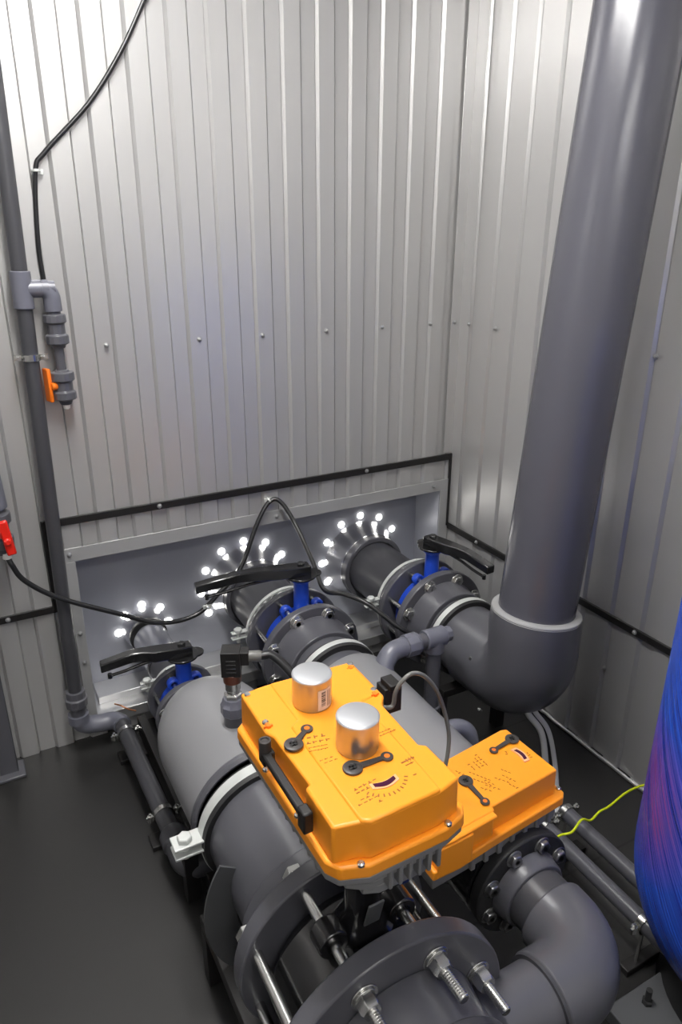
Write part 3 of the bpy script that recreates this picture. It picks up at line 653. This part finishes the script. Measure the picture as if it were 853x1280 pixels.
# plug at the rear right of the lid
bm = BM(); box(bm, (.652, 1.015, .885), (.692, 1.05, .945)); box(bm, (.658, 1.005, .945), (.684, 1.045, .958)); obj('plug_box', bm, 'brown_black', t, bevel=.002) if 'brown_black' in M else obj('plug_box', bm, 'black', t, bevel=.002)
bm = BM(); lathe(bm, [(0, 0), (0, .016), (.012, .016), (.016, .013), (.03, .013), (.03, 0)], (.606, 1.02, .93), (1, -.1, .1), seg=18); obj('cable_gland', bm, 'zinc', t)
bm = BM(); sweep(bm, catmull([(.628, 1.0, .925), (.659, 1.0, .915), (.666, 1.0, .945), (.678, 1.0, .965), (.703, 1.0, .978), (.733, 1.0, .963), (.765, 1.0, .92), (.791, 1.0, .855), (.799, .99, .80), (.79, .98, .75), (.77, .97, .70)]), .0045, seg=12); obj('cable', bm, 'cable_grey', t)
# tins
def tin(x, y, label, paper):
    k = thing('metal_tin', label, 'tin', (x, y, ZT), 'metal tins on the large actuator')
    h = .062; r = .0355
    bm = BM(); lathe(bm, [(0, 0), (0, r - .001), (.002, r), (h - .001, r)], (x, y, ZT), (0, 0, 1), seg=56); lathe(bm, [(h - .001, r), (h - .001, r - .004)], (x, y, ZT), (0, 0, 1), seg=56); obj('can', bm, 'tin', k)
    bm = BM(); lathe(bm, [(h - .006, r + .0004), (h - .002, r + .0009), (h, r - .001), (h + .001, r - .004), (h + .0005, 0)], (x, y, ZT), (0, 0, 1), seg=56); obj('tin_lid', bm, 'tin_top', k)
    if paper:
        bm = BM(); d, u, v = basis((0, 0, 1)); a_ = math.atan2(-.9, -.05)
        def strip(a0, a1, z0, z1, rr, mi):
            n = 8; vs = []
            for i in range(n + 1):
                a = a0 + (a1 - a0) * i / n; vs.append([bm.verts.new((x + rr * math.cos(a), y + rr * math.sin(a), ZT + z)) for z in (z0, z1)])
            for A, B in zip(vs[:-1], vs[1:]): bm.faces.new((A[0], B[0], B[1], A[1])).material_index = mi
        strip(a_ - .1, a_ + .75, .004, .045, r + .0005, 0)
        zz = .012
        while zz < .040:
            w_ = random.choice((.0008, .0014, .002)); strip(a_ + .08, a_ + .33, zz, zz + w_, r + .0008, 1); zz += w_ + random.choice((.0009, .0016))
        for k_ in range(3): strip(a_ + .45 + .09 * k_, a_ + .48 + .09 * k_, .008, .041, r + .0008, 1)
        o = obj('paper_label', bm, ['label', 'ink'], k); o['label'] = 'cream paper label with barcode'
    return k
tin(.476, .985, 'brushed metal tin with a cream paper label, at the rear of the orange lid', True)
tin(.489, .842, 'plain brushed metal tin in front of the labelled one on the orange lid', False)

# smaller actuator
ZT, ZR, ZU = .65, .58, .556
t = thing('valve_actuator', 'smaller orange valve actuator lying crosswise to the right, without tins', 'actuator', (.89, .98, .50), 'orange valve actuators')
bm = BM()
body = [(.735, .885), (.861, .894), (.863, .905), (1.069, .925), (1.062, 1.094), (1.045, 1.098), (.86, 1.074), (.70, 1.056), (.70, .885)]
prism(bm, [(.69, .872), (.76, .872), (.86, .884), (1.078, .905), (1.092, .918), (1.084, 1.10), (1.06, 1.112), (.69, 1.072)], ZU, ZR, inset=.001)
prism(bm, body, ZR - .002, ZT - .002, inset=.002); prism(bm, [(.70, .872), (.74, .872), (.858, .882), (.858, .90), (.70, .90)], ZT - .012, ZT - .004); prism(bm, [(.70, .87), (.79, .873), (.79, .90), (.70, .90)], ZR - .02, ZT - .012)
obj('lid', bm, 'orange', t, bevel=.004, segs=3)
bm = BM(); prism(bm, [(.70, .886), (.86, .898), (1.07, .918), (1.075, 1.09), (.70, 1.06)], .515, ZU); prism(bm, [(.86, .92), (1.04, .935), (1.04, 1.06), (.86, 1.05)], .495, .516)
for i in range(7): box(bm, (.80 + i * .04, .885 + i * .004, .515), (.812 + i * .04, .90 + i * .004, .55))
obj('base', bm, 'alu', t, bevel=.0025)['label'] = 'cast grey metal underside'
crank(t, (1.043, 1.053), (.978, 1.042), ZT)
crank(t, (.857, .992), (.855, .922), ZT)
lid_screw(t, [(1.085, .93), (1.068, 1.102), (.755, .882)], ZR)
bm = BM(); DX, DY = 1.022, 1.002
pl = [(DX - .006 + .004 * math.sin(PI * i / 10), DY + .024 - .048 * i / 10) for i in range(11)] + [(DX + .010 + .005 * math.sin(PI * i / 10), DY - .024 + .048 * i / 10) for i in range(11)]
prism(bm, pl, ZT - .002, ZT + .001); w = obj('gauge_frame', bm, 'peach', t)
bm = BM(); pl = [(DX - .002 + .004 * math.sin(PI * i / 10), DY + .018 - .036 * i / 10) for i in range(11)] + [(DX + .007 + .004 * math.sin(PI * i / 10), DY - .018 + .036 * i / 10) for i in range(11)]
prism(bm, pl, ZT, ZT + .0015); obj('gauge_window', bm, 'window', w)
bm = BM()
z_ = ZT - .0018
for x, y, n, a in ((.935, 1.046, 5, 1.6), (.925, 1.046, 4, 1.6), (.90, 1.046, 3, 1.6), (.914, 1.046, 3, 1.6)): glyphs(bm, x, y - .03, z_, n, .006, .004, a)
for x, y, n in ((.86, 1.03, 5), (.885, 1.012, 6), (.88, .99, 5), (.878, .96, 3), (.892, .962, 4), (.90, .975, 3), (.925, .97, 4), (.945, .968, 4), (.955, .985, 3), (.94, .94, 3)): glyphs(bm, x, y, z_, n, .006, .0032, -1.2 + .3 * random.random())
glyphs(bm, 1.044, .985, z_, 3, .005, .005, 1.5); glyphs(bm, 1.0, 1.02, z_, 2, .005, .005, 1.2)
obj('printing', bm, 'print', t)

# ------------------------------------------------------------------ small bridging pipe between the middle and right lines
t = thing('bridging_pipe', 'thin light grey pipe with elbow, union and tee beside the big elbow', 'pipe', (1.15, 1.64, .5))
bm = BM(); sweep(bm, catmull([(1.035, 1.62, .50), (1.045, 1.635, .525), (1.075, 1.645, .552), (1.115, 1.645, .56), (1.15, 1.645, .56)], 6), .031, seg=28); lathe(bm, solid(0, .018, .034), (1.025, 1.605, .475), (.3, .45, 1), seg=28); obj('elbow', bm, 'pvc_light', t, bevel=.001)
bm = BM(); lathe(bm, [(0, 0), (0, .038), (.04, .039), (.045, .034), (.05, .034), (.05, 0)], (1.125, 1.645, .56), (1, 0, 0), seg=10); obj('union_nut', bm, 'pvc_light', t, bevel=.002)
bm = BM(); lathe(bm, solid(0, .1, .025), (1.15, 1.645, .56), (1, 0, 0), seg=24); obj('nipple', bm, 'pvc', t)
bm = BM(); lathe(bm, solid(-.04, .035, .033), (1.24, 1.645, .56), (1, 0, 0), seg=28); lathe(bm, solid(-.05, .0, .033), (1.24, 1.645, .56), (0, 0, 1), seg=28); lathe(bm, solid(.035, .06, .026), (1.24, 1.645, .56), (1, 0, 0), seg=8); obj('tee', bm, 'pvc_light', t, bevel=.003)
bm = BM(); lathe(bm, solid(0, .49, .025), (1.24, 1.645, .03), (0, 0, 1), seg=28); lathe(bm, solid(0, .05, .034), (1.24, 1.645, .25), (0, 0, 1), seg=24); obj('drop_pipe', bm, 'pvc', t, bevel=.002)
bm = BM(); sweep(bm, catmull([(1.04, 1.43, .34), (1.12, 1.415, .39), (1.165, 1.405, .40), (1.20, 1.39, .37), (1.205, 1.385, .28), (1.205, 1.385, .03)], 6), .024, seg=24)
tag(obj('drain_pipe', bm, 'pvc_light'), 'small grey curved pipe behind the smaller orange actuator', 'pipe')

# supports under the middle and right pipes
def support(X, y, z, w, label):
    t = thing('pipe_support', label, 'stand', (X, y, 0), 'black pipe supports')
    bm = BM(); box(bm, (X - w, y - .02, z - .03), (X + w, y + .02, z)); obj('crossbar', bm, 'black', t, bevel=.002)
    for s in (-1, 1):
        bm = BM(); box(bm, (X + s * w - .02, y - .02, 0), (X + s * w + .02, y + .02, z - .03)); obj('leg', bm, 'black', t, bevel=.002)
support(.955, 1.5, .245, .15, 'black support under the fat middle pipe')
support(1.5, 1.75, .255, .14, 'black support under the right pipe next to the big elbow')
support(.5, 1.55, .262, .14, 'black support under the rounded grey vessel')

# ------------------------------------------------------------------ thin pipe on the left with sampling tap
t = thing('vertical_pipe', 'thin grey pipe standing against the back wall at the left', 'pipe', (.2, 2.35, .16))
pA, pB = Vector((.236, 2.36, 2.2)), Vector((.197, 2.345, .185))
ld = (pA - pB).normalized()
def at_z(z): return pB + ld * ((z - pB.z) / ld.z)
bm = BM(); lathe(bm, solid(0, (at_z(1.66) - pB).length, .0225), pB, ld, seg=32); lathe(bm, solid(0, 1.27, .0225), at_z(1.66), ld, seg=32); obj('pipe_body', bm, 'pvc_dark', t)
bm = BM(); lathe(bm, [(0, 0), (0, .029), (.105, .029), (.105, 0)], at_z(1.575), ld, seg=36); q = at_z(1.63); lathe(bm, solid(0, .055, .0255), q, (1, 0, 0), seg=28); obj('tee', bm, 'pvc_light', t, bevel=.002)
bm = BM(); lathe(bm, [(-.02, 0), (-.02, .03), (-.012, .038), (.02, .04), (.024, .034), (.05, .034), (.05, 0)], at_z(.215), ld, seg=10); lathe(bm, solid(-.06, -.02, .026), at_z(.215), ld, seg=24); obj('union_nut', bm, 'pvc', t, bevel=.002, smooth=25)
t2 = thing('sampling_tap', 'grey sampling tap with orange lever hanging from the thin left pipe', 'tap', (.31, 2.36, 1.36))
yq = q.y
bm = BM(); lathe(bm, solid(0, .04, .0215), (q.x + .05, yq, 1.63), (1, 0, 0), seg=24); cx = .303
sweep(bm, [Vector((q.x + .072, yq, 1.63)), Vector((cx - .03, yq, 1.63))] + arc((cx - .03, yq, 1.60), (cx - .03, yq, 1.63), (cx, yq, 1.60), 10) + [Vector((cx, yq, 1.565))], 0.025, seg=28); obj('elbow', bm, 'pvc_light', t2, bevel=.002)
def fit(z, prof, m='pvc', seg=14): 
    b_ = BM(); lathe(b_, prof, (cx, yq, z), (0, 0, -1), seg=seg); return b_
obj('check_valve', fit(1.565, [(0, 0), (0, .02), (.008, .02), (.01, .032), (.032, .033), (.036, .026), (.066, .026), (.07, .033), (.094, .033), (.1, .022), (.108, .02), (.108, 0)]), 'pvc', t2, bevel=.0015, smooth=20)
obj('nipple', fit(1.46, [(0, 0), (0, .0145), (.075, .0145), (.075, 0)], seg=24), 'pvc', t2)
obj('ball_valve', fit(1.392, [(0, 0), (0, .02), (.006, .022), (.008, .034), (.032, .035), (.036, .027), (.064, .027), (.068, .034), (.09, .034), (.094, .022), (.108, .016), (.108, 0)]), 'pvc', t2, bevel=.0015, smooth=20)
obj('nozzle', fit(1.284, [(0, 0), (0, .011), (.012, .01), (.016, .004), (.016, 0)], seg=16), 'white', t2)
bm = BM(); lathe(bm, solid(0, .04, .012), (cx, yq, 1.345), (-1, -.35, 0), seg=16); box(bm, (cx - .05, yq - .012, 1.295), (cx - .038, yq + .022, 1.398), rot=rz(.35)); obj('lever', bm, 'lever', t2, bevel=.004)['label'] = 'orange lever'
def rod_clamp(p, d, r, wall, label, up=None):
    t = thing('pipe_clip', label, 'pipe clamp', p, 'small zinc pipe clips')
    p = Vector(p); d = Vector(d).normalized()
    bm = BM(); lathe(bm, ring(-.009, .009, r, r + .005), p, d, seg=36, closed=True); obj('band', bm, 'steel', t)
    w = Vector(wall) - p; s = w.cross(d).normalized()
    bm = BM()
    for k in (-1, 1):
        bm = BM(); c = p + s * k * (r + .014); a = w.normalized()
        lathe(bm, [(0, 0), (0, .009), (.02, .009), (.02, 0)], c - a * .012, a, seg=6); lathe(bm, [(0, 0), (0, .004), (.034, .004), (.034, 0)], c - a * .02, a, seg=10)
        box(bm, (c.x - .012, c.y - .003, c.z - .008), (c.x + .012, c.y + .003, c.z + .008)); obj('clip_screw', bm, 'steel', t)
    bm = BM(); lathe(bm, solid(r, w.length, .005), p, w, seg=12); obj('hanger_rod', bm, 'steel', t)
    return t
q = at_z(1.435); rod_clamp(q, ld, .0225, (q.x, YW - .005, q.z), 'zinc clip holding the thin left pipe to the wall below the tee')
# bottom elbow and floor pipe
t = thing('floor_pipe', 'thin dark grey pipe along the floor left of the vessel', 'pipe', (.34, 1.9, .1))
zf = .105
e0 = pB + Vector((0, 0, -.02))
bm = BM(); path = [e0, e0 - Vector((0, 0, .02))] + arc((e0.x + .045, e0.y, zf + .045), (e0.x, e0.y, zf + .045), (e0.x + .045, e0.y, zf), 10) + [Vector((.275, e0.y - .01, zf))] + arc((.29, e0.y - .06, zf), (.29, e0.y - .01, zf), (.335, e0.y - .06, zf), 8)
sweep(bm, path, .0325, seg=32); lathe(bm, solid(-.002, .03, .036), e0, (0, 0, -1), seg=32); obj('elbow', bm, 'pvc_light', t, bevel=.003)
bm = BM(); sweep(bm, [(.335, e0.y - .05, zf), (.352, 1.65, zf)], .0275, seg=32); obj('pipe_body', bm, 'pvc_dark', t)
bm = BM(); fd = Vector((.352 - .335, 1.65 - e0.y + .05, 0)).normalized(); lathe(bm, [(-.01, 0), (-.01, .034), (0, .041), (.045, .043), (.055, .036), (.055, 0)], (.3512, 1.70, zf), fd, seg=14); obj('union_nut', bm, 'pvc_dark', t, bevel=.002)
bm = BM(); path = [Vector((.352, 1.66, zf)), Vector((.3525, 1.60, zf))] + arc((.395, 1.60, zf), (.3525, 1.60, zf), (.395, 1.5575, zf), 10) + [Vector((.42, 1.5575, zf))]
sweep(bm, path, .037, seg=32); obj('end_elbow', bm, 'pvc_dark', t, bevel=.003)
rod_clamp((.3362, 2.23, zf), (fd.x, fd.y, 0), .028, (.3362, 2.23, .02), 'zinc clip on the floor pipe nearest the niche')
rod_clamp((.3495, 1.79, zf), (fd.x, fd.y, 0), .028, (.3495, 1.79, .02), 'zinc clip on the floor pipe beside the big white clamp')
bm = BM(); box(bm, (.395, 1.4, .02), (.425, 2.32, .10)); box(bm, (.30, 2.2, 0), (.425, 2.26, .018)); box(bm, (.30, 1.76, 0), (.425, 1.82, .018)); box(bm, (.395, 1.45, 0), (.425, 1.49, .02))
tag(obj('floor_rail', bm, 'black', bevel=.002), 'black steel rail on the floor beside the dark floor pipe', 'rail')
bm = BM(); prism(bm, [(.36, 2.19), (.385, 2.19), (.385, 1.98), (.378, 1.98)], .06, .066); tag(obj('metal_flat', bm, 'frame', bevel=.001), 'narrow shiny metal flat lying beside the floor pipe', 'bracket') if False else bm.free()
bm = BM(); sweep(bm, catmull([(.335, 2.41, .118), (.35, 2.375, .128), (.372, 2.36, .115), (.40, 2.355, .10)]), .0028, seg=8); tag(obj('copper_wire', bm, 'copper'), 'bare copper wire end poking out by the niche sill', 'wire')

# post at the far left
bm = BM(); box(bm, (-.085, 2.33, 0), (-.025, 2.385, 2.9)); box(bm, (-.10, 2.30, 0), (-.005, 2.39, .012)); tag(obj('steel_post', bm, 'pvc', bevel=.003), 'dark grey square post standing at the left edge', 'post')
# red-handled valve at the left edge
t = thing('ball_valve', 'grey ball valve with red handle at the left edge of the view', 'valve', (.045, 2.33, .9))
bm = BM(); lathe(bm, [(0, 0), (0, .028), (.02, .03), (.025, .044), (.055, .045), (.06, .034), (.10, .036), (.105, .045), (.135, .045), (.14, .032), (.15, .03), (.15, 0)], (.045, 2.345, .835), (.02, 0, 1), seg=14); obj('valve_body', bm, 'pvc', t, bevel=.0015)
bm = BM(); lathe(bm, [(0, 0), (0, .04), (.12, .04), (.15, .03), (.16, 0)], (.048, 2.345, .985), (-.05, 0, 1), seg=32); lathe(bm, solid(0, .08, .03), (.045, 2.345, 1.07), (0, 1, 0), seg=24); obj('pipe_cap', bm, 'pvc_light', t, bevel=.003)
bm = BM(); box(bm, (.054, 2.27, .85), (.082, 2.288, .965), rot=Matrix.Rotation(-.12, 3, 'Y')); lathe(bm, solid(0, .05, .014), (.066, 2.30, .905), (-.3, 1, 0), seg=16); lathe(bm, solid(0, .012, .012), (.067, 2.27, .9), (.1, -1, 0), seg=14); obj('handle', bm, 'red', t, bevel=.005)['label'] = 'red handle'
bm = BM(); lathe(bm, solid(0, .018, .014), (.06, 2.325, .822), (0, 0, 1), seg=16); obj('outlet', bm, 'white', t)

# cables
bm = BM(); sweep(bm, catmull([(.062, 2.325, .825), (.07, 2.31, .80), (.098, 2.31, .74), (.19, 2.31, .655), (.375, 2.31, .545), (.509, 2.31, .472), (.642, 2.31, .468), (.742, 2.32, .53), (.84, 2.34, .605), (.93, 2.375, .762), (.99, 2.39, .83), (1.03, 2.37, .82), (1.06, 2.30, .735), (1.06, 2.16, .64), (1.04, 2.04, .60), (1.08, 1.96, .61), (1.13, 1.88, .595), (1.20, 1.80, .53), (1.24, 1.77, .50), (1.24, 1.72, .47)], 8), .0085, seg=12)
tag(obj('black_cable', bm, 'cable'), 'long black cable drooping from the red valve across the niche and over the middle lever', 'cable')
bm = BM(); sweep(bm, catmull([(.74, 2.405, 2.94), (.735, 2.405, 2.7), (.70, 2.405, 2.46), (.661, 2.405, 2.39), (.584, 2.402, 2.262), (.479, 2.402, 2.125), (.345, 2.402, 1.996), (.312, 2.402, 1.943), (.293, 2.402, 1.762), (.293, 2.402, 1.646), (.298, 2.402, 1.5), (.302, 2.402, 1.42), (.305, 2.402, 1.33)], 8), .0068, seg=12)
tag(obj('black_cable', bm, 'cable'), 'black cable curving down the back wall at the upper left', 'cable')
def tie(p, n, label):
    bm = BM(); p = Vector(p); box(bm, tuple(p - Vector((.016, .004, .007))), tuple(p + Vector((.016, .004, .007)))); lathe(bm, [(0, .009), (0, .012), (.007, .012), (.007, .009)], p - Vector((.0035, .008, 0)), n, seg=16, closed=True)
    tag(obj('cable_clip', bm, 'zinc', bevel=.001), label, 'cable clip', 'pale cable clips')
tie((.317, 2.405, 1.943), (0, 0, 1), 'small clip holding the upper left cable to the wall')
tie((.985, 2.40, .832), (1, 0, .6), 'pale clip at the peak of the looped black cable')
tie((.69, 2.308, .493), (1, 0, .5), 'pale clip on the drooping cable beside the middle collar')
for k, (dx, m_, l) in enumerate(((0, 'cable_white', 'first pale cable hanging below the big elbow'), (.026, 'cable_white', 'second pale cable hanging below the big elbow, at right'), (.016, 'cable', 'black cable hanging between the two pale ones below the big elbow'))):
    bm = BM(); sweep(bm, catmull([(1.45 + dx, 1.44, .42), (1.47 + dx, 1.43, .33), (1.515 + dx, 1.40, .25), (1.535 + dx * 1.4, 1.38, .12), (1.53 + dx, 1.34, .03), (1.48 + dx, 1.28, .012)]), .0105 if m_ != 'cable' else .005, seg=12)
    tag(obj('hanging_cable', bm, m_), l, 'cable', 'cables below the big elbow')
bm = BM(); sweep(bm, catmull([(1.20, 1.03, .165), (1.245, 1.07, .20), (1.30, 1.085, .195), (1.335, 1.075, .20), (1.38, 1.085, .215), (1.42, 1.085, .195), (1.46, 1.09, .205), (1.505, 1.095, .2), (1.58, 1.1, .215), (1.66, 1.1, .21), (1.72, 1.08, .2)]), .0034, seg=10)
tag(obj('earth_wire', bm, 'yellow'), 'wavy yellow-green earth wire leading to the blue tank', 'wire')

# ------------------------------------------------------------------ two pipes on the floor at the right
for k, (x, y1, l) in enumerate(((1.322, 1.17, 'grey floor pipe at right, nearer the curved elbow'), (1.417, 1.185, 'grey floor pipe at right, nearer the right wall'))):
    bm = BM(); sweep(bm, [(x, y1, .15), (x - .005, .62, .15)], .0225, seg=28); tag(obj('floor_pipe', bm, 'pvc'), l, 'pipe', 'paired floor pipes at right')
    rod_clamp((x, y1 - .015, .15), (0, 1, 0), .023, (x, y1 - .015, .02), 'zinc clip on the far end of the right-hand floor pipe nearer ' + ('the elbow' if k == 0 else 'the wall'))
    if k == 0: rod_clamp((x - .004, .80, .15), (0, 1, 0), .023, (x - .004, .80, .02), 'zinc clip on the near end of the right-hand floor pipes, by the tank')
bm = BM(); box(bm, (1.22, 1.13, .0), (1.48, 1.17, .02)); tag(obj('floor_rail', bm, 'black', bevel=.002), 'black strut under the far ends of the paired floor pipes at right', 'rail')
bm = BM(); box(bm, (1.27, .785, 0), (1.45, .815, .02)); tag(obj('floor_rail', bm, 'black', bevel=.002), 'black strut under the near ends of the paired floor pipes, by the tank', 'rail')
# floor bracket with bolt
t = thing('floor_bracket', 'dark grey bracket plate with bolt on the floor by the blue tank', 'bracket', (1.2, .66, 0))
bm = BM(); prism(bm, [(1.14, .58), (1.33, .64), (1.33, .74), (1.14, .74)], .0, .04); obj('bracket_plate', bm, 'plate', t, bevel=.003)
bm = BM(); hexa(bm, (1.235, .70, .04), (0, 0, 1), .013, .012); lathe(bm, solid(0, .045, .0075), (1.235, .70, .04), (0, 0, 1), seg=16); obj('bolt', bm, 'rubber', t)
bm = BM()
for k in range(9):
    x_, y_ = 1.145 + random.uniform(0, .05), .60 + random.uniform(-.02, .02); q = random.uniform(.002, .005)
    box(bm, (x_, y_, .039), (x_ + q, y_ + q, .039 + q * .7), rot=rz(k))
o = tag(obj('rust_crumbs', bm, 'rust'), 'scattered rusty crumbs on the floor bracket at the bottom edge', 'dirt'); o['kind'] = 'stuff'
# ------------------------------------------------------------------ blue tank
TX, TY, TR = 1.497, .572, .35
t = thing('wrapped_tank', 'big blue tank wrapped in shiny stretch film at the right edge', 'tank', (TX, TY, 0))
bm = BM(); prof = []
for i in range(19):
    a = PI / 2 * i / 18; prof.append((.43 - .36 * math.cos(a), TR * math.sin(a)))
for i in range(1, 10): prof.append((.43 + i * .11, TR))
for i in range(1, 13):
    a = PI / 2 * i / 12; prof.append((1.42 + .16 * math.sin(a), TR * math.cos(a) if i < 12 else 0))
lathe(bm, prof, (TX, TY, 0), (0, 0, 1), seg=96); obj('film_wrap', bm, 'film', t)
bm = BM(); lathe(bm, [(0, .2), (0, .24), (.16, .22), (.16, .2)], (TX, TY, 0), (0, 0, 1), seg=48, closed=True); obj('foot_ring', bm, 'rubber', t)

# ------------------------------------------------------------------ light
def area(name, loc, rot, size, power, col=(1, 1, 1)):
    l = bpy.data.lights.new(name, 'AREA'); l.shape = 'RECTANGLE'; l.size, l.size_y = size; l.energy = power; l.color = col
    o = bpy.data.objects.new(name, l); C.objects.link(o); o.location = loc; o.rotation_euler = rot; return o
LAMP = 85
M['tube'] = emit('lamp_diffuser', (1., .985, .96), LAMP)
M['tube_fill'] = emit('fill_diffuser', (1., .985, .96), LAMP * .4)
def lamp(x, y, lx, ly, label, m_='tube'):
    t = thing('ceiling_lamp', label, 'lamp', (x, y, 2.82), 'ceiling lamps')
    bm = BM(); box(bm, (x - lx / 2, y - ly / 2, 2.90), (x + lx / 2, y + ly / 2, 2.945)); obj('housing', bm, 'white', t, bevel=.005)
    bm = BM(); box(bm, (x - lx / 2 + .008, y - ly / 2 + .008, 2.845), (x + lx / 2 - .008, y + ly / 2 - .008, 2.90)); obj('diffuser', bm, m_, t, bevel=.015, segs=3)
lamp(.40, 1.25, .15, 1.3, 'long white ceiling lamp above the pipes')
lamp(.2, -1.0, 1.2, .15, 'added dim fill light behind the camera, out of view', 'tube_fill')  # unseen weak fill, added to brighten the room from the front
w = bpy.data.worlds.new('World'); S.world = w; w.use_nodes = True
w.node_tree.nodes['Background'].inputs[0].default_value = (.5, .5, .52, 1); w.node_tree.nodes['Background'].inputs[1].default_value = .02

# ------------------------------------------------------------------ camera
f, pi_, th, ro = 903.5, math.radians(21.51), math.radians(28.47), math.radians(.21)
s, c, sp, cp = math.sin(th), math.cos(th), math.sin(pi_), math.cos(pi_)
r = Vector((c, -s, 0)); F = Vector((s * cp, c * cp, -sp)); u = Vector((s * sp, c * sp, cp))
r2 = r * math.cos(ro) + u * math.sin(ro); u2 = u * math.cos(ro) - r * math.sin(ro)
cd = bpy.data.cameras.new('camera'); cam = bpy.data.objects.new('camera', cd); C.objects.link(cam)
mt = Matrix.Identity(4)
for i in range(3): mt[i][0], mt[i][1], mt[i][2] = r2[i], u2[i], -F[i]
mt[0][3], mt[1][3], mt[2][3] = 0, 0, 1.8
cam.matrix_world = mt
cd.sensor_fit = 'VERTICAL'; cd.sensor_height = 36; cd.sensor_width = 24; cd.lens = f / 1280 * 36; cd.clip_start = .02
S.camera = cam
S.view_settings.view_transform = 'Standard'; S.view_settings.look = 'None'; S.view_settings.gamma = 1; S.view_settings.use_curve_mapping = False
S.view_settings.exposure = .12
